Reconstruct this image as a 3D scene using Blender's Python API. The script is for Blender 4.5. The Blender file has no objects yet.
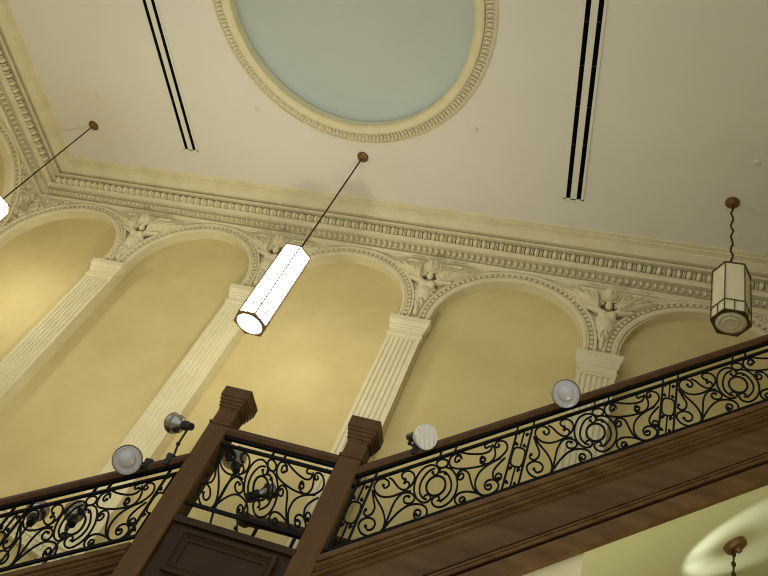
import bpy, math, random
from mathutils import Vector, Matrix
random.seed(7)
PI = math.pi
SC = bpy.context.scene
COL = SC.collection

# ------------------------------------------------------------------ helpers
class MB:
    """collects vertices and faces, links them as ONE mesh object"""
    def __init__(self):
        self.v = []; self.f = []
    def add(self, vs, fs):
        o = len(self.v)
        self.v += [tuple(p) for p in vs]
        self.f += [tuple(o + i for i in q) for q in fs]
    def box(self, x0, x1, y0, y1, z0, z1):
        self.add([(x0,y0,z0),(x1,y0,z0),(x1,y1,z0),(x0,y1,z0),(x0,y0,z1),(x1,y0,z1),(x1,y1,z1),(x0,y1,z1)],
                 [(0,3,2,1),(4,5,6,7),(0,1,5,4),(1,2,6,5),(2,3,7,6),(3,0,4,7)])
    def bevbox(self, x0, x1, y0, y1, z0, z1, b=.01):
        # box with its vertical edges and rims chamfered
        rings = []
        for z, i in ((z0, b), (z0+b, 0), (z1-b, 0), (z1, b)):
            a0, a1, c0, c1 = x0+i, x1-i, y0+i, y1-i
            rings.append([(a0+b,c0,z),(a1-b,c0,z),(a1,c0+b,z),(a1,c1-b,z),(a1-b,c1,z),(a0+b,c1,z),(a0,c1-b,z),(a0,c0+b,z)])
        self.loft(rings)
    def loft(self, rings, closed=True, cap0=True, cap1=True):
        n = len(rings[0]); o = len(self.v)
        for r in rings: self.v += [tuple(p) for p in r]
        m = n if closed else n-1
        for k in range(len(rings)-1):
            for i in range(m):
                j = (i+1) % n
                self.f.append((o+k*n+i, o+k*n+j, o+(k+1)*n+j, o+(k+1)*n+i))
        if cap0: self.f.append(tuple(o+i for i in reversed(range(n))))
        if cap1: self.f.append(tuple(o+(len(rings)-1)*n+i for i in range(n)))
    def prism(self, poly, fn, t0, t1):
        """poly (a,b) extruded: fn(a,b,t) -> xyz"""
        self.loft([[fn(a,b,t0) for a,b in poly],[fn(a,b,t1) for a,b in poly]])
    def tube(self, pts, r, n=6, closed=False, rad=None):
        pts = [Vector(p) for p in pts]; rings = []
        N = len(pts); up = None
        for i, p in enumerate(pts):
            if closed: d = pts[(i+1) % N] - pts[i-1]
            else: d = pts[min(i+1, N-1)] - pts[max(i-1, 0)]
            if d.length < 1e-9: d = Vector((0,0,1))
            d.normalize()
            if up is None:
                up = Vector((0,1,0)) if abs(d.y) < .9 else Vector((1,0,0))
            s = d.cross(up)
            if s.length < 1e-6: s = d.orthogonal()
            s.normalize(); u = s.cross(d).normalized(); up = u
            q = rad(i/(N-1)) if rad else r
            rings.append([p + s*q*math.cos(2*PI*k/n+PI/n) + u*q*math.sin(2*PI*k/n+PI/n) for k in range(n)])
        if closed:
            rings.append(rings[0]); self.loft(rings, cap0=False, cap1=False)
        else: self.loft(rings)
    def ball(self, c, rx, ry=None, rz=None, nu=8, nv=6):
        ry = ry or rx; rz = rz or rx
        o = len(self.v)
        self.v.append((c[0],c[1],c[2]-rz))
        for j in range(1, nv):
            t = PI*j/nv
            for i in range(nu):
                a = 2*PI*i/nu
                self.v.append((c[0]+rx*math.sin(t)*math.cos(a), c[1]+ry*math.sin(t)*math.sin(a), c[2]-rz*math.cos(t)))
        self.v.append((c[0],c[1],c[2]+rz)); top = len(self.v)-1
        for i in range(nu):
            j = (i+1) % nu
            self.f.append((o, o+1+j, o+1+i)); self.f.append((top, o+1+(nv-2)*nu+i, o+1+(nv-2)*nu+j))
            for k in range(nv-2):
                self.f.append((o+1+k*nu+i, o+1+k*nu+j, o+1+(k+1)*nu+j, o+1+(k+1)*nu+i))
    def lathe(self, prof, n=32, cap0=True, cap1=True, phase=0):
        rings = [[(r*math.cos(2*PI*i/n+phase), r*math.sin(2*PI*i/n+phase), z) for i in range(n)] for r, z in prof]
        self.loft(rings, cap0=cap0, cap1=cap1)
    def xf(self, M):
        self.v = [tuple(M @ Vector(p)) for p in self.v]; return self
    def build(self, name, mat, parent=None, smooth=False, loc=None):
        me = bpy.data.meshes.new(name)
        me.from_pydata(self.v, [], self.f); me.validate(); me.update()
        import bmesh
        bm = bmesh.new(); bm.from_mesh(me)
        bmesh.ops.recalc_face_normals(bm, faces=bm.faces); bm.to_mesh(me); bm.free()
        if smooth:
            me.shade_smooth()
        ob = bpy.data.objects.new(name, me); COL.objects.link(ob)
        me.materials.append(mat)
        if parent: ob.parent = parent
        if loc: ob.location = loc
        if smooth == 'auto':
            try: me.set_sharp_from_angle(angle=math.radians(38))
            except Exception: pass
        return ob

def tag(o, label, cat, group=None):
    o['label'] = label; o['category'] = cat
    if group: o['group'] = group
    return o
def thing(name, label, cat, loc=(0,0,0), rz=0, group=None):
    o = bpy.data.objects.new(name, None); COL.objects.link(o)
    o.empty_display_size = .1
    o.location = loc; o.rotation_euler = (0,0,rz)
    return tag(o, label, cat, group)
def struct(o):
    o['kind'] = 'structure'; return o
def dup(root, loc, label, rz=None):
    r = root.copy(); COL.objects.link(r); r.location = loc; r['label'] = label
    if rz is not None: r.rotation_euler = (0,0,rz)
    for ch in list(root.children):
        c = ch.copy(); COL.objects.link(c); c.parent = r
        for g in list(ch.children):
            d = g.copy(); COL.objects.link(d); d.parent = c
    return r
def lerp(a, b, t): return a + (b-a)*t
def smooth_path(pts, sub=4):
    out = []; n = len(pts)
    for i in range(n-1):
        p0 = pts[max(i-1,0)]; p1 = pts[i]; p2 = pts[i+1]; p3 = pts[min(i+2,n-1)]
        for k in range(sub):
            t = k/sub
            out.append(tuple(.5*((2*b)+(-a+c)*t+(2*a-5*b+4*c-d)*t*t+(-a+3*b-3*c+d)*t**3) for a,b,c,d in zip(p0,p1,p2,p3)))
    out.append(tuple(pts[-1])); return out

# ------------------------------------------------------------------ materials
def mat(name, base, rough=.6, spec=.3, metal=0, noise=None, bump=None, emit=None, trans=0, stretch=None):
    m = bpy.data.materials.new(name); m.use_nodes = True
    nt = m.node_tree; b = nt.nodes['Principled BSDF']
    b.inputs['Base Color'].default_value = (*base, 1)
    b.inputs['Roughness'].default_value = rough
    b.inputs['Metallic'].default_value = metal
    b.inputs['Specular IOR Level'].default_value = spec
    if trans: b.inputs['Transmission Weight'].default_value = trans
    tc = nt.nodes.new('ShaderNodeTexCoord'); src = tc.outputs['Object']
    if stretch:
        mp = nt.nodes.new('ShaderNodeMapping'); mp.inputs['Scale'].default_value = stretch
        nt.links.new(src, mp.inputs['Vector']); src = mp.outputs['Vector']
    if noise:
        sc, c2, lo, hi = noise
        n = nt.nodes.new('ShaderNodeTexNoise'); n.inputs['Scale'].default_value = sc
        n.inputs['Detail'].default_value = 5; n.inputs['Roughness'].default_value = .55
        nt.links.new(src, n.inputs['Vector'])
        r = nt.nodes.new('ShaderNodeValToRGB')
        r.color_ramp.elements[0].position = lo; r.color_ramp.elements[0].color = (*base, 1)
        r.color_ramp.elements[1].position = hi; r.color_ramp.elements[1].color = (*c2, 1)
        nt.links.new(n.outputs['Fac'], r.inputs['Fac']); nt.links.new(r.outputs['Color'], b.inputs['Base Color'])
    if bump:
        sc, st = bump
        n = nt.nodes.new('ShaderNodeTexNoise'); n.inputs['Scale'].default_value = sc; n.inputs['Detail'].default_value = 6
        nt.links.new(src, n.inputs['Vector'])
        u = nt.nodes.new('ShaderNodeBump'); u.inputs['Strength'].default_value = st; u.inputs['Distance'].default_value = .02
        nt.links.new(n.outputs['Fac'], u.inputs['Height']); nt.links.new(u.outputs['Normal'], b.inputs['Normal'])
    if emit:
        b.inputs['Emission Color'].default_value = (*emit[0], 1); b.inputs['Emission Strength'].default_value = emit[1]
    return m
M = {}
M['wall']   = mat('ochre_plaster', (.55,.445,.195), .75, .2, noise=(.9,(.635,.53,.25),.35,.68), bump=(14,.06))
M['trim']   = mat('cream_plaster', (.65,.58,.36), .6, .25, noise=(3,(.72,.65,.42),.35,.7))
M['relief'] = mat('carved_plaster', (.62,.55,.335), .6, .25, noise=(30,(.74,.665,.43),.35,.7), bump=(60,.25))
M['ceil']   = mat('ceiling_paint', (.70,.67,.575), .7, .2, noise=(.5,(.74,.71,.615),.3,.7))
M['dome']   = mat('dome_paint', (.46,.51,.46), .7, .2, noise=(.6,(.49,.535,.475),.3,.7))
M['soffit'] = mat('pale_green_plaster', (.60,.62,.36), .7, .2, noise=(1.2,(.64,.66,.40),.3,.7))
M['black']  = mat('black_void', (.004,.004,.004), .9, 0)
M['iron']   = mat('wrought_iron', (.0035,.003,.003), .5, .12, noise=(40,(.007,.006,.005),.4,.7))
M['wood']   = mat('dark_oak_shade_toned', (.032,.0155,.006), .45, .14, noise=(3,(.050,.025,.010),.3,.72), bump=(6,.10), stretch=(1.2,1.2,1.2))  # darker than the other oak: the landing panel's shade is in the colour
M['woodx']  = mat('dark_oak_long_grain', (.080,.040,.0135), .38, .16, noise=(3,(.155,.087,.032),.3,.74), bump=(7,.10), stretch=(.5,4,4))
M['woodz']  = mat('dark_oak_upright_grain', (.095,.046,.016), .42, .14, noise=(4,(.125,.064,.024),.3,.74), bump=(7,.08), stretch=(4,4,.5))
M['bronze'] = mat('aged_bronze', (.20,.11,.045), .45, .5, .6)
M['darkmetal'] = mat('dark_lantern_metal', (.14,.088,.036), .5, .4, .4)
M['litb']   = mat('bright_lit_opal_glass', (.9,.88,.8), .4, .3, emit=((1.0,.95,.81), 10.0))
M['rail']   = mat('polished_handrail', (.060,.026,.010), .35, .25, noise=(5,(.115,.055,.022),.3,.74), stretch=(.6,4,4))
M['cord']   = mat('brown_cord', (.05,.03,.015), .7, .2)
M['lit']    = mat('lit_opal_glass', (.9,.88,.8), .4, .3, emit=((1.0,.95,.81), 6.0))
M['unlit']  = mat('unlit_opal_glass', (.78,.71,.46), .3, .5, noise=(4,(.88,.81,.56),.3,.7), stretch=(2,2,.3))
M['lens']   = mat('frosted_lens', (.50,.485,.50), .22, .5, .15, bump=(50,.15))
M['silver'] = mat('silvered_glass', (.36,.34,.31), .2, .5, .9)
M['clear']  = mat('ribbed_glass', (.86,.85,.85), .12, .7, .2)
M['socket'] = mat('black_socket', (.012,.011,.011), .5, .4)
M['white']  = mat('white_disc', (.68,.65,.55), .5, .3)
M['floor']  = mat('pale_stone_floor', (.58,.54,.44), .5, .3, noise=(2,(.64,.60,.5),.3,.7))

# ------------------------------------------------------------------ key dimensions (metres; eye level is z = 0)
D = 8.10                 # back wall
XL, XR = -11.55, 2.68    # left and right walls
H = 10.0                 # ceiling
FL = -1.6                # ground floor
YF = -3.0                # open front end of the hall
PITCH = 2.87
CAPS = [-8.63, -5.815, -2.97, -.10]
ARCH = [(a+b)/2 for a, b in zip(CAPS, CAPS[1:])]
ASX = [(b-a)/PITCH for a, b in zip(CAPS, CAPS[1:])]   # slight unevenness of the bays
R_OUT, R_IN, SPRING = 1.37, 1.17, 8.005
CAPTOP = 7.84
REV = .15                # depth of the arched recess
END_L, END_R, RE_OUT, RE_IN, SPRING_E = -10.10, 1.325, 1.36, 1.16, 8.015
# ------------------------------------------------------------------ the room shell
backm = lambda a, d, z: (a, D-d, z)
leftm = lambda a, d, z: (XL+d, a, z)
rightm = lambda a, d, z: (XR-d, a, z)

def arcade_wall(name, mp, a0, a1, arches, ax=1):
    m = MB()
    def quad(p): m.add([mp(*q) for q in p], [(0,1,2,3)])
    x = a0
    for c, r, sp, sx in sorted(arches):
        R = r*sx
        quad([(x,0,FL),(c-R,0,FL),(c-R,0,H),(x,0,H)])
        n = 48
        pts = [(c+R*math.cos(PI-PI*i/n), sp+r*math.sin(PI*i/n)) for i in range(n+1)]
        for (xa,za),(xb,zb) in zip(pts, pts[1:]):
            quad([(xa,0,za),(xb,0,zb),(xb,0,H),(xa,0,H)])
            quad([(xa,0,za),(xa,-REV,za),(xb,-REV,zb),(xb,0,zb)])
        for s in (-1, 1):
            quad([(c+s*R,0,FL),(c+s*R,-REV,FL),(c+s*R,-REV,sp),(c+s*R,0,sp)])
        x = c+R
    quad([(x,0,FL),(a1,0,FL),(a1,0,H),(x,0,H)])
    A, B = a0-.4, a1+.4
    vs = [mp(a,d,z) for z in (FL, H+.1) for a, d in ((A,-REV),(B,-REV),(B,-REV-.2),(A,-REV-.2))]
    m.add(vs, [(0,3,2,1),(4,5,6,7),(0,1,5,4),(1,2,6,5),(2,3,7,6),(3,0,4,7)])
    o = m.build(name, M['wall'])
    # the arched panels are ochre, the face round them cream like the mouldings
    o.data.materials.append(M['trim'])
    for p in o.data.polygons:
        if any(abs(o.data.vertices[i].co[ax]-mp(0,0,0)[ax]) < 1e-4 for i in p.vertices): p.material_index = 1
    return struct(o)
LARCH = [(6.765, RE_IN, SPRING_E, .975), (3.865, RE_IN, SPRING_E, .975)]
arcade_wall('wall_back', backm, XL, XR, [(c, R_IN, SPRING, s) for c, s in zip(ARCH, ASX)] + [(END_L, RE_IN, SPRING_E, 1.03), (END_R, RE_IN, SPRING_E, 1)])
arcade_wall('wall_left', leftm, YF, D, LARCH, 0)
arcade_wall('wall_right', rightm, YF, D, [(6.765, RE_IN, SPRING_E, .975)], 0)
m = MB(); m.box(XL-.5, XR+.5, YF, D+.5, FL-.2, FL); struct(m.build('floor', M['floor']))

# ceiling with the round opening of the dome
CX, CY, RD = -4.45, 4.02, 1.95
m = MB(); n = 96; S = 2.6
def sq(t):
    c, s = math.cos(t), math.sin(t); k = S/max(abs(c), abs(s)); return (CX+c*k, CY+s*k, H)
ring = [(CX+RD*math.cos(2*PI*i/n), CY+RD*math.sin(2*PI*i/n), H) for i in range(n)]
out = [sq(2*PI*i/n) for i in range(n)]
m.loft([ring, out], cap0=False, cap1=False)
x0, x1, y0, y1 = XL-.5, XR+.5, YF, D+.5
for a, b, c, d in ((x0, CX-S, y0, y1), (CX+S, x1, y0, y1), (CX-S, CX+S, y0, CY-S), (CX-S, CX+S, CY+S, y1)):
    m.add([(a,c,H),(b,c,H),(b,d,H),(a,d,H)], [(0,1,2,3)])
struct(m.build('ceiling', M['ceil']))

# shallow dome and the moulded ring round it
dm = thing('dome', 'shallow round grey-green ceiling dome inside an egg-and-dart ring', 'dome', (CX, CY, H))
m = MB()
prof = [(RD, -.0), (RD, .16)] + [(RD*math.cos(t), .16+.42*math.sin(t)) for t in [PI/2*i/14 for i in range(14)]] + [(.02, .58)]
m.lathe(prof, 96, cap0=False); m.build('dome_shell', M['dome'], dm, smooth='auto')
m = MB()
pr = [(2.27,-.002),(2.265,-.012),(2.25,-.02),(2.235,-.024),(2.23,-.010),(2.225,.07),(2.095,.07),(2.09,-.012),(2.08,-.055),(2.055,-.06),(2.045,-.05),(1.985,-.035),(1.97,-.03),(1.955,-.04),(1.94,-.04),(1.94,.10)]
m.lathe(pr, 128, cap0=False, cap1=False); m.build('ring_moulding', M['trim'], dm, smooth='auto')
m = MB(); K = 104
for i in range(K):
    t = 2*PI*i/K; e = MB(); e.ball((0,0,.03), .062, .034, .068, 8, 6)
    e.xf(Matrix.Rotation(t, 4, 'Z') @ Matrix.Translation((2.158, 0, -.02))); m.add(e.v, e.f)
    t += PI/K; e = MB(); e.box(-.06,.055,-.011,.011,-.02,.01)
    e.xf(Matrix.Rotation(t, 4, 'Z') @ Matrix.Translation((2.158, 0, -.02))); m.add(e.v, e.f)
o = m.build('egg_and_dart', M['trim'], dm, smooth='auto'); o['kind'] = 'stuff'

# cornice: (distance from the wall, height)
CP = [(0,9.37),(.03,9.38),(.035,9.405),(.062,9.42),(.070,9.437),(.062,9.455),(.010,9.461),(.010,9.51),(.098,9.600),(.172,9.600),(.190,9.582),(.196,9.60),(.208,9.635),(.238,9.655),
      (.238,9.668),(.165,9.672),(.165,9.74),(.225,9.80),(.335,9.80),(.350,9.785),(.372,9.79),(.376,9.815),(.30,9.822),(.30,9.885),(.395,9.885),(.40,9.872),(.52,9.928),(.525,9.950),(.585,9.960),
      (.60,9.955),(.607,9.982),(.665,9.986),(.685,10.0),(0,10.0)]
def cornice(name, pos):
    m = MB(); m.loft([[pos(e, z, 0) for e, z in CP], [pos(e, z, 1) for e, z in CP]])
    return struct(m.build(name, M['trim']))
posb = lambda e, z, t: (lerp(XL+e, XR-e, t), D-e, z)
posl = lambda e, z, t: (XL+e, lerp(YF, D-e, t), z)
posr = lambda e, z, t: (XR-e, lerp(YF, D-e, t), z)
def ornament(parent, pos, length, along):
    # egg-and-dart course and leaf course; along = unit vector of the run, out = away from the wall
    eggs, leaves = MB(), MB()
    def put(mb, shape, e, z, s, tilt):
        L = length - 2*e if along == 'x' else length - e
        p = pos(e, z, s/L)
        q = MB(); shape(q)
        Mx = Matrix.Translation(p)
        if along == 'y':
            Mx = Mx @ Matrix.Rotation(PI/2 if parent.name == 'trim_2' else -PI/2, 4, 'Z')
        q.xf(Mx @ Matrix.Rotation(tilt, 4, 'X')); mb.add(q.v, q.f)
    e, z = .292, .718+9; p = .148; n = int((length-.6)/p)
    for i in range(n):
        s = .04+i*p+p/2
        put(eggs, lambda q: q.ball((0,.022,.0), .046, .074, .076, 8, 6), e, z, s, math.radians(-38))
        for dx in (-.0625, .0625):
            put(eggs, lambda q: q.box(dx-.007,dx+.007,-.026,.07,-.05,.055), e, z, s, math.radians(-38))
    p = .105; n = int((length-.3)/p)
    for i in range(n):
        s = .03+i*p+p/2
        def leaf(q):
            for a in (-.55, 0, .55):
                w = MB(); w.ball((0,.02,.018), .0135, .05, .056, 6, 5); w.xf(Matrix.Rotation(a, 4, 'Y') @ Matrix.Translation((0,0,-.005))); q.add(w.v, w.f)
            q.ball((0,.012,-.036), .022, .04, .018, 6, 5)
        put(leaves, leaf, .135, 9.520, s, math.radians(-40))
    a = eggs.build('egg_and_dart', M['trim'], parent, smooth='auto'); a['kind'] = 'stuff'
    b = leaves.build('leaf_course', M['relief'], parent, smooth='auto'); b['kind'] = 'stuff'
ornament(cornice('trim_1', posb), posb, XR-XL, 'x')
ornament(cornice('trim_2', posl), posl, D-YF, 'y')
ornament(cornice('trim_3', posr), posr, D-YF, 'y')

# ------------------------------------------------------------------ archivolts
AP = [(0,0),(0,.030),(.012,.045),(.045,.052),(.055,.040),(.085,.040),(.092,.010),(.150,.010),(.156,.055),(.170,.066),(.192,.066),(.2,.052),(.2,0)]
def archivolt(name, label, r_in, spring, loc, rz=0, flip=False):
    t = thing(name, label, 'arch moulding', loc, rz, 'moulded arches of the wall arcade')
    m = MB(); rings = []
    def sec(fx, fz, nx, nz): return [(fx+nx*r, -d, fz+nz*r) for r, d in AP]
    rings.append(sec(-r_in, CAPTOP, -1, 0))
    n = 56
    for i in range(n+1):
        a = PI - PI*i/n; rings.append(sec(r_in*math.cos(a), spring+r_in*math.sin(a), math.cos(a), math.sin(a)))
    rings.append(sec(r_in, CAPTOP, 1, 0))
    m.loft(rings); m.build('moulding', M['trim'], t, smooth='auto')
    b = MB(); rb = r_in+.121; L = PI*rb; k = int(L/.093)
    for i in range(k+1):
        a = PI*i/k; q = MB(); q.box(-.026,.026,-.056,-.012,-.025,.025)
        q.xf(Matrix.Translation((rb*math.cos(a),0,spring+rb*math.sin(a))) @ Matrix.Rotation(-a+PI/2,4,'Y')); b.add(q.v, q.f)
    o = b.build('bead_course', M['trim'], t); o['kind'] = 'stuff'
    return t
AL = ['plaster arch second from the left corner, between the first two fluted pilasters',
      'middle plaster arch directly behind the long lit pendant lamp',
      'plaster arch right of the middle one, between two winged figures seen whole']
a0 = archivolt('archivolt', AL[0], R_IN, SPRING, (ARCH[0], D, 0))
for c, s, l in list(zip(ARCH, ASX, AL))[1:]: dup(a0, (c, D, 0), l).scale = (s, 1, 1)
a0.scale = (ASX[0], 1, 1)
e0 = archivolt('archivolt', 'leftmost plaster arch on the back wall, touching the room corner', RE_IN, SPRING_E, (END_L, D, 0))
e0.scale = (1.03, 1, 1)
dup(e0, (END_R, D, 0), 'rightmost plaster arch on the back wall, partly behind the unlit lantern and stair rail')
dup(e0, (XL, 6.765, 0), 'plaster arch on the left side wall, cut by the picture edge', PI/2).scale = (.975, 1, 1)

# ------------------------------------------------------------------ pilasters
def flute_poly(hw, dep, nf):
    pts = [(-hw, .0), (-hw, -dep)]
    x = -hw+.040; pitch = (2*hw-.08)/nf
    for i in range(nf):
        c = x+pitch*(i+.5); r = pitch*.34
        pts += [(c+r*math.cos(PI-PI*k/6), -dep+.8*r*math.sin(PI*k/6)) for k in range(7)]
    pts += [(hw, -dep), (hw, .0)]
    return pts
def pilaster(label, loc, lx=None, hx=None):
    t = thing('pilaster', label, 'pilaster', loc, 0, 'fluted pilasters of the wall arcade')
    m = MB(); m.prism(flute_poly(.262, .065, 6), lambda a, b, z: (a, b, z), FL, 7.46)
    m.build('shaft', M['trim'], t)
    m = MB()
    cp = [(.268,.072,7.44),(.268,.072,7.475),(.285,.09,7.485),(.285,.09,7.515),(.270,.074,7.525),(.270,.074,7.605),(.290,.092,7.615),(.290,.092,7.645),
          (.300,.105,7.66),(.300,.105,7.695),(.318,.125,7.715),(.322,.135,7.74),(.330,.142,7.745),(.330,.142,CAPTOP)]
    m.loft([[(-w,0,z),(-w,-d,z),(w,-d,z),(w,0,z)] for w, d, z in cp])
    m.build('capital', M['trim'], t)
    return t
PL = ['leftmost fluted pilaster, right of the arch at the room corner',
      'fluted pilaster rising behind the left stair rail, its capital next to the lit pendant lamp',
      'fluted pilaster rising behind the right wooden newel post',
      'rightmost fluted pilaster, its capital just above the sloping handrail']
p0 = pilaster(PL[0], (CAPS[0], D, 0))
for c, l in list(zip(CAPS, PL))[1:]: dup(p0, (c, D, 0), l)
# half pilasters where two walls meet
def corner_pilaster(label, loc, sx):
    t = thing('corner_pilaster', label, 'pilaster', loc)
    m = MB(); m.box(min(0,sx*.22), max(0,sx*.22), -.22, 0, FL, 7.46); m.build('shaft', M['trim'], t)
    m = MB()
    for w, z0, z1 in ((.23,7.44,7.475),(.25,7.485,7.515),(.24,7.515,7.61),(.26,7.61,7.65),(.27,7.65,7.72),(.30,7.72,CAPTOP)):
        m.box(min(0,sx*w), max(0,sx*w), -w, 0, z0, z1)
    m.build('capital', M['trim'], t)
corner_pilaster('plain corner pilaster at the left end of the back wall', (XL, D, 0), 1)
corner_pilaster('plain corner pilaster at the right end of the back wall, behind the sloping rail', (XR, D, 0), -1)

# ------------------------------------------------------------------ carved reliefs as height fields on the wall
def ell(x, z, cx, cz, rx, rz, h, ang=0):
    dx, dz = x-cx, z-cz
    if ang:
        c, s = math.cos(ang), math.sin(ang); dx, dz = dx*c+dz*s, -dx*s+dz*c
    q = (dx/rx)**2 + (dz/rz)**2
    return h*math.sqrt(1-q) if q < 1 else 0
def cap(x, z, ax, az, bx, bz, r, h):
    ux, uz = bx-ax, bz-az; t = max(0, min(1, ((x-ax)*ux+(z-az)*uz)/(ux*ux+uz*uz)))
    q = ((x-ax-ux*t)**2+(z-az-uz*t)**2)/(r*r)
    return h*math.sqrt(1-q) if q < 1 else 0
def gau(x, z, cx, cz, r): return math.exp(-((x-cx)**2+(z-cz)**2)/(r*r))
def smax(vals, k=.022):
    mx = max(vals)
    if mx <= 0: return 0
    return mx + k*math.log(sum(math.exp((v-mx)/k) for v in vals if v > 0)) if k else mx
def field(fn, x0, x1, z0, z1, st):
    m = MB(); nx, nz = int((x1-x0)/st)+1, int((z1-z0)/st)+1
    hs = [[fn(x0+i*st, z0+j*st) for i in range(nx)] for j in range(nz)]
    idx = {}
    def vid(i, j):
        if (i,j) not in idx:
            idx[(i,j)] = len(m.v); m.v.append((x0+i*st, -hs[j][i]+.004, z0+j*st))
        return idx[(i,j)]
    for j in range(nz-1):
        for i in range(nx-1):
            if max(hs[j][i], hs[j][i+1], hs[j+1][i], hs[j+1][i+1]) > 0:
                m.f.append((vid(i,j), vid(i+1,j), vid(i+1,j+1), vid(i,j+1)))
    return m
def carved_figure(parent):
    """head, arms, torso as one continuous skin: metaballs turned into a mesh"""
    mb = bpy.data.metaballs.new('figure'); mb.resolution = .016; mb.render_resolution = .016; mb.threshold = .35
    ob = bpy.data.objects.new('figure', mb); COL.objects.link(ob)
    def e(x, y, z, rx, ry, rz, rot=0, neg=False, st=2):
        for sx in ((1,) if x == 0 else (1,-1)):
            el = mb.elements.new(); el.type = 'ELLIPSOID'; el.co = (sx*x, y, z); el.stiffness = st
            el.radius = 1.0; k = 1.45
            el.size_x, el.size_y, el.size_z = rx*k, ry*k, rz*k; el.use_negative = neg
            if rot:
                from mathutils import Quaternion
                el.rotation = Quaternion((0,1,0), sx*rot)
    e(0,-.05,.62,.125,.075,.19); e(0,-.05,.46,.10,.07,.14); e(.055,-.105,.70,.058,.05,.06); e(0,-.10,.53,.07,.04,.075)
    e(.12,-.075,.785,.058,.055,.055); e(.185,-.075,.80,.075,.042,.042,-.35); e(.265,-.065,.835,.05,.036,.036,-.5)
    e(0,-.10,.88,.048,.05,.07)
    e(0,-.165,1.035,.100,.092,.122); e(0,-.20,.955,.052,.05,.038); e(.042,-.20,1.00,.028,.025,.03)
    e(0,-.265,1.015,.018,.026,.034); e(.036,-.250,1.075,.032,.014,.010); e(0,-.252,.967,.028,.013,.009); e(0,-.248,.938,.022,.015,.013)
    e(.037,-.262,1.045,.017,.014,.013,0,True)
    dg = bpy.context.evaluated_depsgraph_get()
    me = bpy.data.meshes.new_from_object(ob.evaluated_get(dg)); me.name = 'figure'
    bpy.data.objects.remove(ob); bpy.data.metaballs.remove(mb)
    o = bpy.data.objects.new('figure', me); COL.objects.link(o); o.parent = parent
    me.materials.clear(); me.materials.append(M['relief']); me.shade_smooth()
def hair_mass():
    m = MB(); r = random.Random(3)
    for k in range(64):
        a = PI*(-.30 + 1.60*k/63)               # from jaw over the crown to jaw
        for lay, (rr, y, s) in enumerate(((.104,-.150,.022),(.118,-.105,.028),(.122,-.06,.032))):
            if (k+lay) % 3: continue
            x, z = math.cos(a)*rr, 1.045+math.sin(a)*(rr+.018)
            m.ball((x+r.uniform(-.006,.006), y+r.uniform(-.01,.01), z), s*r.uniform(.85,1.15), None, None, 8, 6)
    m.ball((0,-.10,1.10), .105, .075, .09, 12, 8); m.ball((0,-.145,1.165), .05, .04, .03, 8, 6)
    for sx in (-1, 1):
        for z, x in ((.97,.10),(.93,.112),(.89,.118)): m.ball((sx*x,-.09,z), .032, None, None, 8, 6)
    return m
def wing(x, z):
    # feathers fan out from the shoulder
    hs = 0
    for i in range(9):
        a = math.radians(84-6.3*i); L = min(.37/math.sin(a), .66)
        rx, rz = .155+math.cos(a)*L/2, .80+math.sin(a)*L/2
        h = ell(x, z, rx, rz, L/2, .036, .085+.006*(8-i)+(.028 if i % 2 else 0), a)
        if h > hs: hs = h
    for i in range(6):
        a = math.radians(86-9*i); L = .25+.02*i
        h = ell(x, z, .155+math.cos(a)*L/2, .81+math.sin(a)*L/2, L/2, .034, .125+(.028 if i % 2 else 0), a)
        if h > hs: hs = h
    if hs > 0: hs += .065
    hs = max(hs, cap(x,z,.16,.82,.19,1.05,.038,.18), cap(x,z,.19,1.05,.28,1.15,.042,.195), cap(x,z,.28,1.15,.44,1.17,.034,.175))
    return hs
def leaves(x, z):
    ax = abs(x); hs = 0
    for cx, cz, L, w, a, h in ((0,.17,.17,.034,90,.10),(.045,.22,.13,.026,70,.075),(.085,.40,.10,.030,62,.085),(.10,.50,.09,.028,40,.08),(.03,.30,.10,.028,110,.11),(.13,.60,.075,.026,60,.07),(.02,.08,.08,.025,80,.06)):
        hs = max(hs, ell(ax, z, cx, cz, L, w, h, math.radians(a)))
    return hs + .02 if hs > 0 else 0
def angel(label, loc):
    t = thing('winged_figure_relief', label, 'carved relief', loc, 0, 'winged figures in the spandrels')
    s = .0085
    carved_figure(t)
    hair_mass().build('hair', M['relief'], t, smooth=True)
    for c in t.children: c.scale = (1.2, 1.05, 1)
    w = field(wing, .10, .74, .74, 1.23, s)
    w.build('wing', M['relief'], t, smooth=True)
    w2 = MB(); w2.v = [(-x,y,z) for x,y,z in w.v]; w2.f = w.f
    w2.build('wing', M['relief'], t, smooth=True)
    field(leaves, -.22, .22, 0, .72, s).build('leaf_spray', M['relief'], t, smooth=True)
    return t
GL = ['carved winged figure above the leftmost fluted pilaster', 'carved winged figure partly hidden by the lit pendant lamp',
      'carved winged figure above the pilaster behind the right newel post', 'carved winged figure above the rightmost pilaster, nearest the unlit lantern']
g0 = angel(GL[0], (CAPS[0], D, 8.0-.012))
for c, l in list(zip(CAPS, GL))[1:]: dup(g0, (c, D, 8.0-.012), l).scale = (1.04, 1.1, 1)
g0.scale = (1.04, 1.1, 1)

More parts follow.
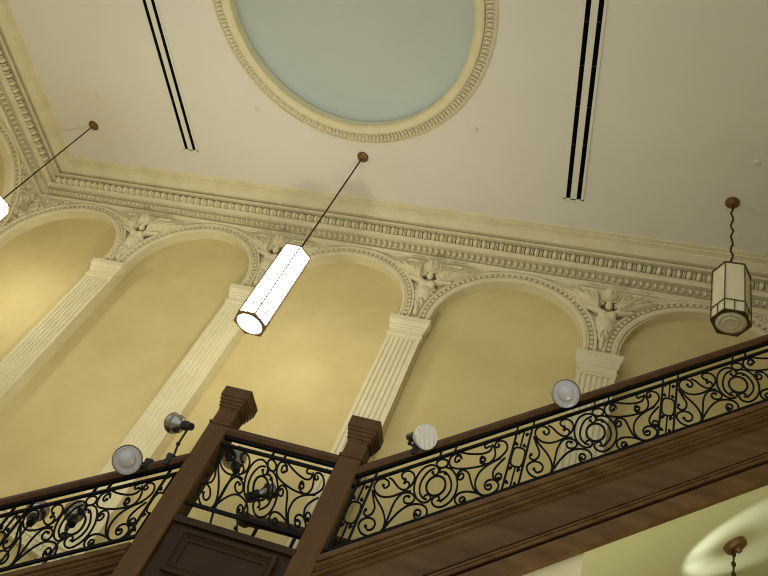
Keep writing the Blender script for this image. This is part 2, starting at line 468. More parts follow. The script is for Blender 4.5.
# scrolling foliage in the corner spandrels
def spiral(cx, cz, r, turns, a0, tail=None):
    n = int(26*turns); p = [(cx+r*(1-.86*i/n)*math.cos(a0+2*PI*turns*i/n), cz+r*(1-.86*i/n)*math.sin(a0+2*PI*turns*i/n)) for i in range(n+1)]
    return (tail or []) + p
SPI = [(spiral(.25,1.02,.15,1.8,-1.2,[(.06,.42),(.09,.60),(.17,.78)]), .030), (spiral(.55,1.22,.10,1.7,2.6,[(.30,.84),(.36,.95),(.42,1.05)]), .024),
       (spiral(.10,.76,.07,1.5,0), .02), (spiral(.83,1.29,.062,1.5,2.8,[(.62,1.12),(.70,1.17)]), .018), (spiral(.09,1.27,.075,1.5,-2), .02), (spiral(.36,1.28,.055,1.4,1), .017)]
LV = [(random.uniform(.03,.8), random.uniform(.3,1.34), random.uniform(.04,.08), random.uniform(.014,.024), random.uniform(0,PI)) for _ in range(60)]
def scroll(x, z):
    lim = 1.335**2-(1.345-x)**2
    za = .055+(math.sqrt(lim) if lim > 0 else 0)
    if z < za+.012 or z > 1.385 or x < .012: return 0
    h = .008
    for path, w in SPI:
        for px, pz in path:
            q = ((x-px)**2+(z-pz)**2)/(w*w)
            if q < 1: h = max(h, .075*math.sqrt(1-q)+.012)
    for cx, cz, L, w, a in LV: h = max(h, ell(x, z, cx, cz, L, w, .05, a))
    return h
def corner(label, loc, rz, sc, first=[]):
    if not first:
        t = thing('scroll_relief', label, 'carved relief', loc, rz, 'scrolling foliage in the corner spandrels')
        field(scroll, 0, 1.12, .1, 1.39, .010).build('foliage', M['relief'], t, smooth=True); first.append(t)
    else: t = dup(first[0], loc, label, rz)
    t.scale = sc
corner('carved scrolling foliage on the back wall at the left corner', (XL, D, 8.0), 0, (1,1,1))
corner('carved scrolling foliage on the left side wall at the corner', (XL, D, 8.0), -PI/2, (1,-1,1))
corner('carved scrolling foliage at the right corner, beside the unlit lantern', (XR, D, 8.0), 0, (-1,1,1))
# ------------------------------------------------------------------ ceiling fittings
def diffuser(label, x, y1):
    y0 = 1.15; w = .155
    t = thing('slot_diffuser', label, 'air vent', (x, 0, H), 0, 'long black slots in the ceiling')
    for dx in (-.082, .082):
        m = MB(); m.box(dx-.034, dx+.034, y0, y1-.02, -.012, .0); m.build('slot', M['black'], t)
    m = MB()
    for a, b in ((-w,-.116),(-.048,.048),(.116,w)): m.box(a, b, y0-.03, y1, -.020, 0)
    m.box(-w, w, y1-.02, y1+.02, -.020, 0); m.box(-w, w, y0-.05, y0, -.020, 0)
    m.build('frame', M['ceil'], t)
    m = MB(); m.box(-.116, .116, -.006, .006, -.0135, -.002); b = m.build('spacer_bar', M['cord'], t, loc=(0,y0+.4,0))
    y = y0+1.02
    while y < y1-.2:
        c = b.copy(); COL.objects.link(c); c.parent = t; c.location = (0,y,0); y += .62
diffuser('long double black slot vent left of the dome', -7.91, 6.88)
diffuser('long double black slot vent right of the dome', -.91, 6.88)
DL = ['small round disc on the ceiling near the left pendant canopy', 'small round disc on the ceiling right of the dome, between dome and slot vent',
      'small round disc at the right edge of the ceiling', 'small round disc on the ceiling left of the dome']
first = None
for (x, y), l in zip(((-9.63,5.91),(-2.507,5.82),(1.52,5.89),(-6.32,5.87)), DL):
    if first is None:
        m = MB(); m.lathe([(.055,0),(.055,-.006),(.046,-.016),(.03,-.016),(.026,-.022),(.001,-.022)], 24, cap0=True)
        first = m.build('ceiling_disc', M['white'], loc=(x,y,H)); tag(first, l, 'sprinkler cover', 'small discs on the ceiling')
    else:
        c = first.copy(); COL.objects.link(c); c.location = (x,y,H); c['label'] = l

def pendant(name, label, loc, ztop, zbot, lit, group=None, wavy=0):
    x, y, zc = loc
    t = thing(name, label, 'pendant lamp', loc, 0, group)
    m = MB(); m.lathe([(.10,0),(.10,-.012),(.092,-.03),(.06,-.04),(.05,-.055),(.022,-.062),(.018,-.085),(.001,-.085)], 28); m.build('canopy', M['bronze'], t, smooth='auto')
    zt, zb = ztop-zc, zbot-zc
    m = MB(); z = -.07; pts = []; i = 0
    while z > zt+.06:
        pts.append((wavy*.014*math.sin(i*1.1), wavy*.009*math.cos(i*1.7), z)); z -= .05; i += 1
    pts.append((0,0,zt+.05)); m.tube(pts, .013, 6)
    if wavy:
        for p in pts[::1]: m.ball(p, .017, .011, .024, 6, 5)
    m.build('cord', M['cord'], t, smooth=True)
    R = .232
    def hx(r, z): return [(r*math.cos(PI/3*k), r*math.sin(PI/3*k), z) for k in range(6)]
    band = .20
    g = lit or M['unlit']
    m = MB(); m.loft([hx(R-.012, zb+.012), hx(R-.012, zt-.008)], cap0=False, cap1=False); m.build('glass_shade', g, t)
    # metal frame
    m = MB(); fr = .009 if lit else .0095
    for k in range(6):
        a = PI/3*k; p = (R*math.cos(a), R*math.sin(a))
        m.tube([(*p, zb), (*p, zt)], fr, 4)
        b = a+PI/3; q = (R*math.cos(b), R*math.sin(b)); mid = ((p[0]+q[0])/2, (p[1]+q[1])/2)
        for z, rr in ((zb, fr*1.2), (zb+band, fr*.8), (zt, fr)): m.tube([(*p,z),(*q,z)], rr, 4)
        m.tube([(*mid, zb), (*mid, zb+band)], fr*.8, 4)
    m.build('frame', M['darkmetal'], t)
    m = MB(); m.loft([hx(R, zt), hx(R*.55, zt+.035), hx(.03, zt+.05)]); m.build('top_cap', M['darkmetal'], t)
    # round bottom pane in a hexagonal bottom plate
    m = MB(); n = 36
    def hr(t):
        u = t % (PI/3) - PI/6; return R*math.cos(PI/6)/math.cos(u)
    rim = .193
    inner = [(rim*math.cos(2*PI*i/n), rim*math.sin(2*PI*i/n), zb-.004) for i in range(n)]
    outer = [(hr(2*PI*i/n+0)*math.cos(2*PI*i/n), hr(2*PI*i/n)*math.sin(2*PI*i/n), zb-.004) for i in range(n)]
    m.loft([inner, outer], cap0=False, cap1=False)
    m.lathe([(rim,zb-.004),(rim+.004,zb-.016),(rim-.012,zb-.016),(rim-.014,zb-.002)], 36, cap0=False, cap1=False); m.build('bottom_plate', M['darkmetal'], t)
    m = MB(); m.lathe([(rim,zb),(.14,zb-.022),(.125,zb-.014),(.10,zb-.014),(.085,zb-.026),(.07,zb-.02),(.001,zb-.024)], 36, cap0=False); m.build('bottom_glass', g, t, smooth='auto')
    return t
PG = 'hexagonal glass pendant lamps under the ceiling'
pendant('pendant_lamp', 'long lit hexagonal pendant lamp hanging below the middle of the dome', (-4.447,6.57,H), 7.25, 5.81, M['lit'], PG)
pendant('pendant_lamp', 'lit pendant lamp at the left picture edge, only its corner visible', (-10.0,6.60,H), 7.34, 5.85, M['litb'], PG)
pendant('pendant_lamp', 'short unlit hexagonal lantern hanging at the right, above the sloping handrail', (1.352,6.58,H), 8.32, 7.39, None, PG, 1)

# ------------------------------------------------------------------ stairs
XN1, XN2 = -2.815, -1.685               # newel post axes
zR = lambda x: 2.935+.777*(x+1.56)      # handrail top, right flight
zL = lambda x: 2.640+.652*(x+2.908)     # handrail top, left flight
zF = lambda x: 2.955                    # handrail top, landing
YI = 4.645                              # plane of the ironwork
def bead(v0, v1, y, d, n=5):      # half-round bead between v0 and v1, standing d proud of y
    return [(lerp(v0, v1, i/n), y-d*math.sin(PI*i/n)) for i in range(n+1)]
SP = ([(0,4.68),(0,4.585),(-.045,4.585)] + bead(-.052,-.085,4.605,.012) + [(-.09,4.622),(-.112,4.622)] + bead(-.118,-.148,4.630,.016)
      + [(-.150,4.648),(-.168,4.648)] + bead(-.170,-.192,4.650,.012) + [(-.196,4.668),(-.455,4.668)] + bead(-.457,-.484,4.652,.014)
      + [(-.488,4.640),(-.500,4.640)] + bead(-.503,-.536,4.622,.016) + [(-.540,4.606),(-.566,4.604),(-.570,4.66),(-.596,4.66),(-.600,4.612),
      (-.722,4.624),(-.745,4.636),(-.75,4.69),(-.60,4.69),(-.60,4.68)])
SP = [(v*.945, y) for v, y in SP]
def sawtooth(zs, x0, x1, n, off):
    # closed step outline in x,z below the string line
    d = (x1-x0)/n; pts = []
    for i in range(n):
        xa = x0+d*i
        pts += [(xa, zs(xa)-off), (xa, zs(xa+d)-off)]
    pts.append((x1, zs(x1)-off))
    pts += [(x1, zs(x1)-.655), (x0, zs(x0)-.655)]
    return pts
def flight(label, zr, x0, x1, n, soffit=None, drop=0):
    t = thing('stair_flight', label, 'stairs', (x0, 4.7, zr(x0)-.755), 0)
    o = Vector(t.location); zs = lambda x: zr(x)-.755
    def sh(m): m.v = [(a-o.x, b-o.y, c-o.z) for a,b,c in m.v]; return m
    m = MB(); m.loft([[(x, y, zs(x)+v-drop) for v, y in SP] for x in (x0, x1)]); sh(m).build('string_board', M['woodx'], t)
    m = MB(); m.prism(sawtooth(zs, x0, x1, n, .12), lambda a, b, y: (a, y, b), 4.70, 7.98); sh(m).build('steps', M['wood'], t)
    if soffit is not None:
        m = MB(); m.loft([[(x, 4.69, zs(x)-.703), (x, 7.98, zs(x)-.703), (x, 7.98, zs(x)-.66), (x, 4.69, zs(x)-.66)] for x in (soffit, x1)])
        sh(m).build('soffit', M['soffit'], t)
    return t
flight('broad dark wooden stair flight rising to the right from the landing', zR, XN2+.09, XR-.02, 15, .075)
flight('dark wooden stair flight rising from lower left up to the left newel post', zL, -7.2, XN1-.09, 16, drop=.035)
# masonry pier that carries the landing and the foot of the flights
m = MB()
zsr = lambda x: zR(x)-.755; zsl = lambda x: zL(x)-.755
m.prism([(.075, zsr(.075)-.668), (-1.6, zsr(-1.6)-.668), (-2.9, zsl(-2.9)-.74), (-7.0, zsl(-7.0)-.74), (-7.0, FL), (.075, FL)], lambda a, b, y: (a, y, b), 4.70, 8.0)
struct(m.build('wall_stair', M['trim']))

# landing between the two newel posts
t = thing('landing', 'panelled wooden stair landing between the two square newel posts', 'landing', (-2.24, 4.6, 1.3))
def rel(m): m.v = [(a+2.24, b-4.6, c-1.3) for a,b,c in m.v]; return m
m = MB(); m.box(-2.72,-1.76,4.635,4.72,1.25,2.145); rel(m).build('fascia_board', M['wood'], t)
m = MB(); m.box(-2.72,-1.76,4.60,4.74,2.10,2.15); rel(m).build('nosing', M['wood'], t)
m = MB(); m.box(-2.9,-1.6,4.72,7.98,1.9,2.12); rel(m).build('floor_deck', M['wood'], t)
def frame(m, x0, x1, z0, z1, w, ya, yb):
    # mitred moulding: outer edge proud, stepping back to the inside
    pr = [(0,4.635),(0,ya),(w*.35,ya),(w*.45,ya+.012),(w*.75,yb),(w,yb),(w,4.635)]
    rings = []
    for sx, sz in ((-1,-1),(1,-1),(1,1),(-1,1),(-1,-1)):
        X, Z = (x0 if sx < 0 else x1), (z0 if sz < 0 else z1)
        rings.append([(X-sx*d, y, Z-sz*d) for d, y in pr])
    m.loft(rings, cap0=False, cap1=False)
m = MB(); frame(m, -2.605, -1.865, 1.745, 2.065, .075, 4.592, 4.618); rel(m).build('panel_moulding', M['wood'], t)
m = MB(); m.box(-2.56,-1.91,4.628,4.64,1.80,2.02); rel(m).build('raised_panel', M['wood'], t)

def newel(label, x, ztop, zbot):
    t = thing('newel_post', label, 'newel post', (x, 4.69, zbot), 0, 'square newel posts of the landing')
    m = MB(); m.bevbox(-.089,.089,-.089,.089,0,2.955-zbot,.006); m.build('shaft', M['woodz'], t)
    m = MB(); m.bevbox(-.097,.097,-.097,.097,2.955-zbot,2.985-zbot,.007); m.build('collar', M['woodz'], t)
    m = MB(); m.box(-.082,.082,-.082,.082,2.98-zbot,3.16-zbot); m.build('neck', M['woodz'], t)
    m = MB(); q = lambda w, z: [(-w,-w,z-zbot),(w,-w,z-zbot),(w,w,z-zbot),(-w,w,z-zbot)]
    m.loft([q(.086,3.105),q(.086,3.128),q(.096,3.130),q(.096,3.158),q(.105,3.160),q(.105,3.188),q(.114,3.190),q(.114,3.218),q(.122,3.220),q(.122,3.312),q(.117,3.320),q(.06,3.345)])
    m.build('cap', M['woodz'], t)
    return t
n0 = newel('left square wooden newel post with stepped cap', XN1, 3.3, FL)
dup(n0, (XN2, 4.69, FL), 'right square wooden newel post with stepped cap, in front of a fluted pilaster')

# ------------------------------------------------------------------ wrought-iron balustrades
STROKES = [[[0.104,0.471],[0.085,0.49],[0.075,0.474],[0.089,0.446],[0.111,0.44],[0.119,0.464],[0.094,0.51],[0.052,0.543],[0.015,0.541],[0.004,0.5],[0.029,0.44],[0.08,0.379],[0.141,0.342],[0.201,0.331],[0.261,0.338],[0.317,0.32]],[[0.235,0.484],[0.249,0.467],[0.233,0.46],[0.208,0.483],[0.193,0.518],[0.206,0.54],[0.238,0.534],[0.277,0.5],[0.307,0.442],[0.304,0.386],[0.27,0.355],[0.228,0.376],[0.181,0.43],[0.138,0.491],[0.099,0.531]],[[0.261,0.393],[0.245,0.403],[0.239,0.427],[0.257,0.43],[0.281,0.399],[0.284,0.368],[0.27,0.353]],[[0.302,0.252],[0.319,0.251],[0.315,0.275],[0.294,0.29],[0.28,0.273],[0.296,0.234],[0.329,0.209],[0.358,0.208],[0.365,0.24],[0.339,0.284],[0.291,0.319],[0.244,0.321],[0.216,0.255],[0.214,0.148],[0.214,0.056]],[[0.442,0.079],[0.429,0.091],[0.421,0.08],[0.438,0.058],[0.455,0.068],[0.443,0.102],[0.413,0.121],[0.403,0.096],[0.421,0.051],[0.459,0.024],[0.496,0.025],[0.502,0.058],[0.481,0.11],[0.437,0.155],[0.374,0.185],[0.316,0.185],[0.261,0.139],[0.211,0.048]],[[0.008,0.455],[0.069,0.351],[0.133,0.254],[0.181,0.164],[0.205,0.092],[0.203,0.043],[0.168,0.02],[0.109,0.034],[0.05,0.084],[0.01,0.152],[0.01,0.197],[0.046,0.207],[0.097,0.177],[0.132,0.123],[0.126,0.084],[0.091,0.09],[0.065,0.131],[0.075,0.148],[0.096,0.124]],[[0.002,0.461],[0.041,0.366],[0.078,0.28],[0.074,0.228],[0.041,0.224],[0.008,0.264],[0.015,0.287],[0.039,0.268],[0.034,0.248]],[[0.575,0.258],[0.576,0.236],[0.571,0.217],[0.561,0.204],[0.548,0.196],[0.531,0.195],[0.512,0.2],[0.492,0.211],[0.473,0.228],[0.455,0.249],[0.441,0.273],[0.43,0.298],[0.424,0.323],[0.423,0.346],[0.427,0.365],[0.437,0.379],[0.451,0.387],[0.468,0.389],[0.487,0.383],[0.507,0.372],[0.527,0.354],[0.545,0.333],[0.559,0.309],[0.569,0.283],[0.575,0.258]],[[0.464,0.434],[0.447,0.452],[0.437,0.437],[0.454,0.409],[0.476,0.402],[0.483,0.427],[0.464,0.47],[0.421,0.511],[0.371,0.521],[0.334,0.49],[0.32,0.423],[0.334,0.331],[0.377,0.238],[0.434,0.176],[0.476,0.163],[0.491,0.189],[0.467,0.229],[0.439,0.23],[0.445,0.2],[0.466,0.188]],[[0.445,0.472],[0.404,0.464],[0.378,0.419],[0.371,0.35],[0.393,0.27],[0.437,0.206]],[[0.522,0.367],[0.539,0.359],[0.541,0.383],[0.518,0.412],[0.496,0.412],[0.489,0.45],[0.527,0.446],[0.581,0.404],[0.633,0.326],[0.667,0.234],[0.673,0.146],[0.647,0.088],[0.596,0.069],[0.541,0.101],[0.507,0.156],[0.517,0.187],[0.547,0.178],[0.565,0.146],[0.55,0.138]],[[0.536,0.401],[0.586,0.33],[0.624,0.237],[0.619,0.165],[0.573,0.122]],[[0.536,0.477],[0.535,0.462],[0.526,0.453],[0.513,0.45],[0.495,0.455],[0.477,0.466],[0.461,0.481],[0.449,0.499],[0.443,0.517],[0.445,0.532],[0.453,0.541],[0.467,0.544],[0.484,0.539],[0.502,0.528],[0.519,0.513],[0.531,0.495],[0.536,0.477]],[[0.593,0.494],[0.605,0.495],[0.618,0.471],[0.604,0.46],[0.584,0.485],[0.585,0.52],[0.612,0.518],[0.637,0.475],[0.614,0.524],[0.574,0.549],[0.544,0.538],[0.541,0.496],[0.562,0.443],[0.61,0.401],[0.693,0.365],[0.793,0.341],[0.879,0.339],[0.948,0.363],[0.984,0.422],[0.963,0.491],[0.918,0.532],[0.882,0.533],[0.877,0.502],[0.899,0.474],[0.913,0.489],[0.896,0.51]],[[0.806,0.532],[0.813,0.543],[0.799,0.555],[0.791,0.539],[0.806,0.509],[0.838,0.512],[0.855,0.489],[0.841,0.461],[0.787,0.462],[0.69,0.502],[0.604,0.554]],[[0.82,0.393],[0.806,0.405],[0.813,0.415],[0.829,0.398],[0.827,0.374],[0.804,0.384],[0.788,0.416],[0.801,0.436],[0.793,0.387],[0.819,0.357],[0.861,0.34],[0.892,0.359],[0.9,0.405],[0.882,0.47],[0.85,0.525]],[[0.68,0.293],[0.665,0.293],[0.655,0.319],[0.668,0.332],[0.692,0.309],[0.694,0.275],[0.667,0.277],[0.643,0.321],[0.648,0.355],[0.685,0.353],[0.729,0.306],[0.77,0.21],[0.812,0.127],[0.875,0.055]],[[0.734,0.068],[0.742,0.077],[0.754,0.057],[0.743,0.047],[0.724,0.066],[0.726,0.092],[0.75,0.088],[0.768,0.051],[0.755,0.024],[0.716,0.041],[0.684,0.093],[0.693,0.136],[0.742,0.139],[0.817,0.102],[0.888,0.047]],[[0.929,0.101],[0.915,0.101],[0.908,0.125],[0.925,0.127],[0.941,0.098],[0.929,0.08],[0.898,0.102],[0.882,0.151],[0.908,0.173],[0.956,0.15],[0.995,0.091],[0.986,0.046],[0.942,0.031],[0.887,0.05],[0.835,0.111],[0.804,0.191],[0.812,0.276],[0.868,0.328],[0.954,0.354]],[[0.963,0.184],[0.978,0.18],[0.98,0.158],[0.96,0.163],[0.95,0.192],[0.966,0.207],[0.995,0.179],[0.995,0.145],[0.967,0.142],[0.934,0.187],[0.922,0.245],[0.947,0.297],[0.987,0.34]]]
def ironwork(t, zr, o, panels, bars, xa, xb, gapfix=0):
    zs = lambda x: zr(x)-.755+gapfix
    def sh(m): m.v = [(a-o[0], b-o[1], c-o[2]) for a,b,c in m.v]; return m
    # moulded handrail
    hp = [(4.602,.705),(4.594,.715),(4.592,.735),(4.600,.752),(4.620,.757),(4.670,.757),(4.690,.752),(4.698,.735),(4.696,.715),(4.688,.705),(4.676,.690),(4.614,.690)]
    m = MB(); m.loft([[(x, y, zr(x)-.755+v) for y, v in hp] for x in (xa, xb)]); sh(m).build('handrail', M['rail'], t)
    def bar(name, v0, v1, w):
        m = MB(); m.loft([[(x, YI-w, zs(x)+v0), (x, YI+w, zs(x)+v0), (x, YI+w, zs(x)+v1), (x, YI-w, zs(x)+v1)] for x in (xa, xb)]); return sh(m).build(name, M['iron'], t)
    bar('top_rail', .586, .610, .012); bar('bottom_rail', .040, .066, .012); bar('underside_shade_bar', .668-gapfix, .692-gapfix, .018)  # third bar: added black strip standing in for shade under the handrail
    for (p0, p1) in panels:
        W = p1-p0
        xf = lambda u, v: (p0+u*W, YI, zs(p0+u*W)+v*1.0+.031)
        m = MB(); parts = []
        for k, s in enumerate(STROKES):
            ring = k in (7, 12)
            if k in (5, 6): s = s[::-1]
            if k not in (7, 9, 11, 12): s = s[2:]      # open eye of the scroll
            pts = [xf(u, v) for u, v in smooth_path(s, 3)]
            if k == 7: hub = pts; continue
            if ring: m.tube(pts[:-1], .0085, 6, closed=True)
            else:
                m.tube(pts, .009, 6, rad=lambda q: .0082)
                if k not in (9, 11): m.ball(pts[0], .013, .012, .013, 8, 6)
        sp = sh(m).build('scroll_panel', M['iron'], t, smooth=True)
        m = MB(); m.tube(hub[:-1], .0095, 6, closed=True); sh(m).build('centre_ring', M['iron'], sp, smooth=True)
    for xc in bars:
        for s in (-1, 1):
            x = xc+s*.052
            m = MB(); m.box(x-.008, x+.008, YI-.008, YI+.008, zs(x)+.05, zs(x)+.595); sh(m).build('baluster', M['iron'], t)
        m = MB(); ring = []
        n = 28; rx, rz, cz = .046, .088, .335
        for i in range(n):
            a = 2*PI*i/n; c, s_ = math.cos(a), math.sin(a)
            e = .62
            x = xc+rx*math.copysign(abs(c)**e, c); ring.append((x, YI, zs(xc)+cz+rz*math.copysign(abs(s_)**e, s_)))
        m.tube(ring, .008, 6, closed=True)
        for z0, z1 in ((.06,.247),(.423,.595)): m.box(xc-.006, xc+.006, YI-.006, YI+.006, zs(xc)+z0, zs(xc)+z1)
        for sx in (-1, 1):
            for vc, up in ((.10,1),(.225,-1),(.45,1),(.56,-1)):
                c = (xc+sx*.029, vc)
                pts = [(c[0]+sx*.001+.016*(1-.5*i/10)*math.cos(sx*(PI/2+4.6*i/10)), YI, zs(xc)+vc+up*.016*(1-.5*i/10)*math.sin(PI/2+4.6*i/10)) for i in range(11)]
                m.tube(pts, .006, 5); m.ball((c[0], YI, zs(xc)+vc), .009, nu=6, nv=5)
        sh(m).build('baluster_ornament', M['iron'], t, smooth=True)
    # small blocks between iron rail and handrail
    spots = [xc+s*.055 for xc in bars for s in (-1,1)] + [p0+(p1-p0)*u for p0, p1 in panels for u in (.45, .56)]
    first = None
    for x in spots:
        if first is None:
            m = MB(); m.box(-.0065,.0065,YI-.010-o[1],YI+.010-o[1],-.0,.09); first = m.build('spacer_block', M['iron'], t); c = first
        else:
            c = first.copy(); COL.objects.link(c); c.parent = t
        c.location = (x-o[0], 0, zs(x)+.60-o[2])
def balustrade(label, zr, org, **k):
    t = thing('balustrade', label, 'balustrade', org, 0, 'wrought-iron scroll balustrades')
    ironwork(t, zr, org, **k); return t
balustrade('scrolled black iron balustrade with wooden handrail rising along the right flight', zR, (XN2, YI, zR(XN2)-.755),
           panels=[(-1.445,-.575),(-.422,.455),(.575,1.455),(1.58,2.46)], bars=[-1.515,-.498,.512,1.518,2.52], xa=XN2+.085, xb=XR-.02)
balustrade('scrolled black iron balustrade on the stair flight left of the left newel post', zL, (XN1, YI, zL(XN1)-.755),
           panels=[(-3.83,-3.00),(-4.80,-3.97),(-5.77,-4.94),(-6.74,-5.91)], bars=[-2.935,-3.90,-4.87,-5.84], xa=-7.0, xb=XN1-.085)
balustrade('level scrolled black iron balustrade between the two newel posts', zF, (-2.24, YI, 2.2),
           panels=[(-2.70,-1.785)], bars=[], xa=XN1+.085, xb=XN2-.085, gapfix=.02)

# handrail on the far side of the landing
t = thing('far_handrail', 'dark wooden handrail behind the level iron balustrade, low down', 'handrail', (-2.4, 6.35, 2.12))
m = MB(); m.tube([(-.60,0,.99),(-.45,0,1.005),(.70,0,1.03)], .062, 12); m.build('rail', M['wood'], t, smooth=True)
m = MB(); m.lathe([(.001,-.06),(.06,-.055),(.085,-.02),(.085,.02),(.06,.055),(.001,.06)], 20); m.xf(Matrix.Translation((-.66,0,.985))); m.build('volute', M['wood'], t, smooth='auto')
for x in (-.5,-.1,.3,.62):
    m = MB(); m.box(x-.014,x+.014,-.014,.014,0,.97); m.build('post', M['iron'], t)

# sloping plaster moulding low on the back wall, seen through the left balustrade
m = MB()
zz = lambda x: 3.10-.21*(x+6.72)
pr = [(0,.03),(-.12,.03),(-.12,-.01),(-.075,-.03),(-.075,-.085),(-.05,-.10),(-.05,-.165),(-.085,-.18),(-.085,-.215),(-.03,-.24),(0,-.24)]
m.loft([[(x, D+y, zz(x)+v) for y, v in pr] for x in (-8.6, -4.9)])
x = -8.55
while x < -5.0:
    m.box(x, x+.035, D-.072, D-.04, zz(x)-.155, zz(x)-.108); x += .065
tag(m.build('wall_moulding', M['trim']), 'pale sloping plaster moulding on the back wall, seen through the left balustrade', 'moulding')

# ------------------------------------------------------------------ clamp lamps on the rails
def aim(d, roll=0):
    return Vector(d).to_track_quat('Z', 'Y').to_matrix().to_4x4()
def lamp(name, label, pos, d, foot, kind, r=.112, depth=.12, group='round reflector bulbs clamped to the stair rails'):
    """pos = centre of the lens, d = where it points, foot = where its arm is clamped"""
    t = thing(name, label, 'spotlight', foot, 0, group)
    o = Vector(foot); A = Matrix.Translation(Vector(pos)-o) @ aim(d)
    m = MB(); m.lathe([(.030,-depth-.06),(.034,-depth-.03),(.05,-depth),(.075,-depth*.72),(r*.86,-depth*.38),(r*.97,-.02),(r,-.006),(r,.004),(r*.96,.010),(r*.90,.006)], 36, cap1=False)
    m.xf(A).build('reflector', M['silver' if kind != 'glass' else 'clear'], t, smooth='auto')
    m = MB()
    if kind == 'glass':
        rings = []
        for i in range(15):            # flat lens with straight ribs
            rr = r*.94*(1-i/14)+.0005
            rings.append([(rr*math.cos(2*PI*k/64), rr*math.sin(2*PI*k/64), .006+.007*math.sin(150*(rr*math.cos(2*PI*k/64)*.8+rr*math.sin(2*PI*k/64)*.6))) for k in range(64)])
        m.loft(rings)
    else: m.lathe([(r*.93,.002),(r*.88,.010),(r*.82,.012),(r*.78,.004),(r*.60,.006),(r*.52,.016),(r*.30,.026),(.001,.030)], 40, cap0=False)
    m.xf(A).build('lens', M['clear' if kind == 'glass' else 'lens'], t, smooth='auto')
    m = MB(); m.lathe([(.001,-depth-.15),(.030,-depth-.148),(.034,-depth-.10),(.040,-depth-.09),(.040,-depth-.05),(.001,-depth-.05)], 20); m.xf(A).build('socket', M['socket'], t, smooth='auto')
    a = (A @ Vector((0,0,-depth-.12))); mid = Vector((a.x*.9, a.y*.9, a.z*.4))
    m = MB(); m.tube([tuple(a), tuple(mid), (0,0,0)], .009, 6); m.ball(tuple(mid), .018); m.build('arm', M['socket'], t)
    m = MB(); m.box(-.03,.03,-.055,.055,-.012,.022); m.box(-.02,.02,-.06,-.045,-.08,.01); m.build('clamp', M['socket'], t)
    return t
lamp('spotlight', 'round glass bulb facing forward on the left stair rail', (-3.27,4.50,2.395), (3.0,-4.4,-2.9), (-3.17,4.645,zL(-3.17)+.012), 'par')
lamp('spotlight', 'bright ribbed glass bulb turned aside on the right rail, near the right newel', (-1.168,4.50,3.225), (3.0,-2.9,-1.4), (-1.24,4.645,zR(-1.24)+.012), 'glass', .098, .10)
lamp('spotlight', 'round frosted glass bulb facing forward on the right rail, below the rightmost pilaster', (-.25,4.50,3.92), (.25,-4.5,-3.9), (-.22,4.645,zR(-.22)+.012), 'par')
lamp('spotlight', 'silver bell-shaped bulb seen from the side on a bracket left of the left newel cap', (-3.225,4.66,2.90), (-1.0,.40,.22), (-3.03,4.645,zL(-3.03)+.012), 'par', .088, .10)
lamp('spotlight', 'dark silver bulb behind the level iron balustrade, near the left newel post', (-2.70,4.88,2.87), (-.6,.5,.75), (-2.55,4.90,2.12), 'par', .105, .11)
lamp('spotlight', 'small dark bulb low behind the centre ring of the level balustrade', (-2.27,4.92,2.70), (.7,.3,.7), (-2.20,4.96,2.12), 'par', .06, .07)
lamp('spotlight', 'silver bulb seen through the ring of the left balustrade', (-3.72,4.95,2.10), (-.6,.5,.7), (-3.60,5.0,zL(-3.60)-.80), 'par', .085, .09)
lamp('spotlight', 'silver bulb behind the left balustrade at the left picture edge', (-4.02,4.95,2.02), (-.5,.5,.7), (-3.98,5.0,zL(-3.98)-.80), 'par', .09, .09)

# pendant below the stair soffit (its lamp hangs below the picture)
cz = zR(1.16)-.755-.705
t = thing('soffit_pendant', 'bronze canopy and chain of a pendant hung under the right stair flight', 'pendant lamp', (1.16,5.44,cz))
m = MB(); m.lathe([(.092,.012),(.092,-.03),(.085,-.042),(.03,-.05),(.02,-.075),(.001,-.075)], 28)
m.xf(Matrix.Rotation(-math.atan(.777), 4, 'Y')).build('canopy', M['bronze'], t, smooth='auto')
m = MB(); z = -.05; i = 0
while z > -.66:
    q = MB(); q.ball((0,0,0), .018 if i % 2 else .008, .008 if i % 2 else .018, .028, 6, 5); q.xf(Matrix.Translation((0,0,z))); m.add(q.v, q.f); z -= .042; i += 1
m.build('chain', M['cord'], t, smooth=True)
m = MB(); m.lathe([(.001,-.645),(.035,-.65),(.052,-.665),(.05,-.675),(.001,-.672)], 28); m.build('cap', M['bronze'], t, smooth='auto')
m = MB(); m.tube([(.05,0,-.67),(.12,0,-.76),(.15,0,-.80)], .007, 5); m.tube([(-.05,0,-.67),(-.12,0,-.76),(-.15,0,-.80)], .007, 5); m.build('bracket', M['bronze'], t)
m = MB(); m.lathe([(.165,-.80),(.17,-.80),(.165,-.90),(.12,-.99),(.001,-1.03),(.001,-1.02),(.11,-.98),(.155,-.90)], 32, cap0=False, cap1=False); m.build('glass_bowl', M['unlit'], t, smooth='auto')
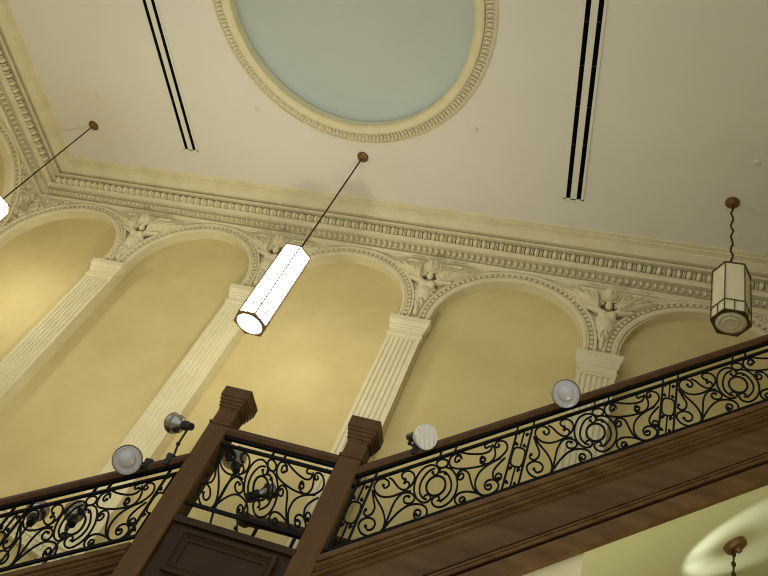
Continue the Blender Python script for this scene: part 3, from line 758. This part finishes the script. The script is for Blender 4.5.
# ------------------------------------------------------------------ light
def light(name, kind, loc, energy, col, d=None, **k):
    L = bpy.data.lights.new(name, kind); L.energy = energy; L.color = col
    for a, b in k.items(): setattr(L, a, b)
    o = bpy.data.objects.new(name, L); COL.objects.link(o); o.location = loc
    if d: o.rotation_euler = Vector(d).to_track_quat('-Z', 'Y').to_euler()
    return o
WARM = (1.0, .93, .76); NEUT = (1.0, .93, .78)
light('bulb_glow_left', 'SPOT', (-4.06,5.02,2.12), 520, WARM, (-.9,.1,1.0), spot_size=2.3, spot_blend=1, shadow_soft_size=.2)
light('bulb_glow_middle', 'SPOT', (-2.80,5.02,3.00), 350, WARM, (-.12,.25,1), spot_size=1.9, spot_blend=1, shadow_soft_size=.25)
light('soffit_lamp_glow', 'SPOT', (1.16,5.44,cz-.86), 22, (.86,.91,1), (0,0,1), spot_size=1.12, spot_blend=.3, shadow_soft_size=.035)
light('soffit_fill', 'POINT', (1.0,3.8,.8), 66, (1,.95,.76), shadow_soft_size=.25)  # added fill without a fixture, brightens the soffit and stair wood
w = bpy.data.worlds.new('World'); SC.world = w; w.use_nodes = True
w.node_tree.nodes['Background'].inputs['Color'].default_value = (.95, 1.0, .97, 1)
w.node_tree.nodes['Background'].inputs['Strength'].default_value = .82

# ------------------------------------------------------------------ camera
cam = bpy.data.cameras.new('camera'); co = bpy.data.objects.new('camera', cam); COL.objects.link(co)
cam.sensor_fit = 'HORIZONTAL'; cam.sensor_width = 36; cam.lens = 741.2936/768*36; cam.clip_end = 200
r0 = Vector((0.9400010955, 0.0758353766, 0.3326363421)); r1 = Vector((0.1662870674, 0.7494954980, -0.6407847609)); r2 = Vector((-0.2979035945, 0.6576514990, 0.6919161468))
mw = Matrix.Identity(4)
for i in range(3):
    mw[i][0] = r0[i]; mw[i][1] = -r1[i]; mw[i][2] = -r2[i]
co.matrix_world = mw
SC.camera = co
SC.cycles.filter_width = 1.1
vs = SC.view_settings
vs.view_transform = 'Standard'; vs.look = 'None'; vs.gamma = 1; vs.use_curve_mapping = False; vs.exposure = .12
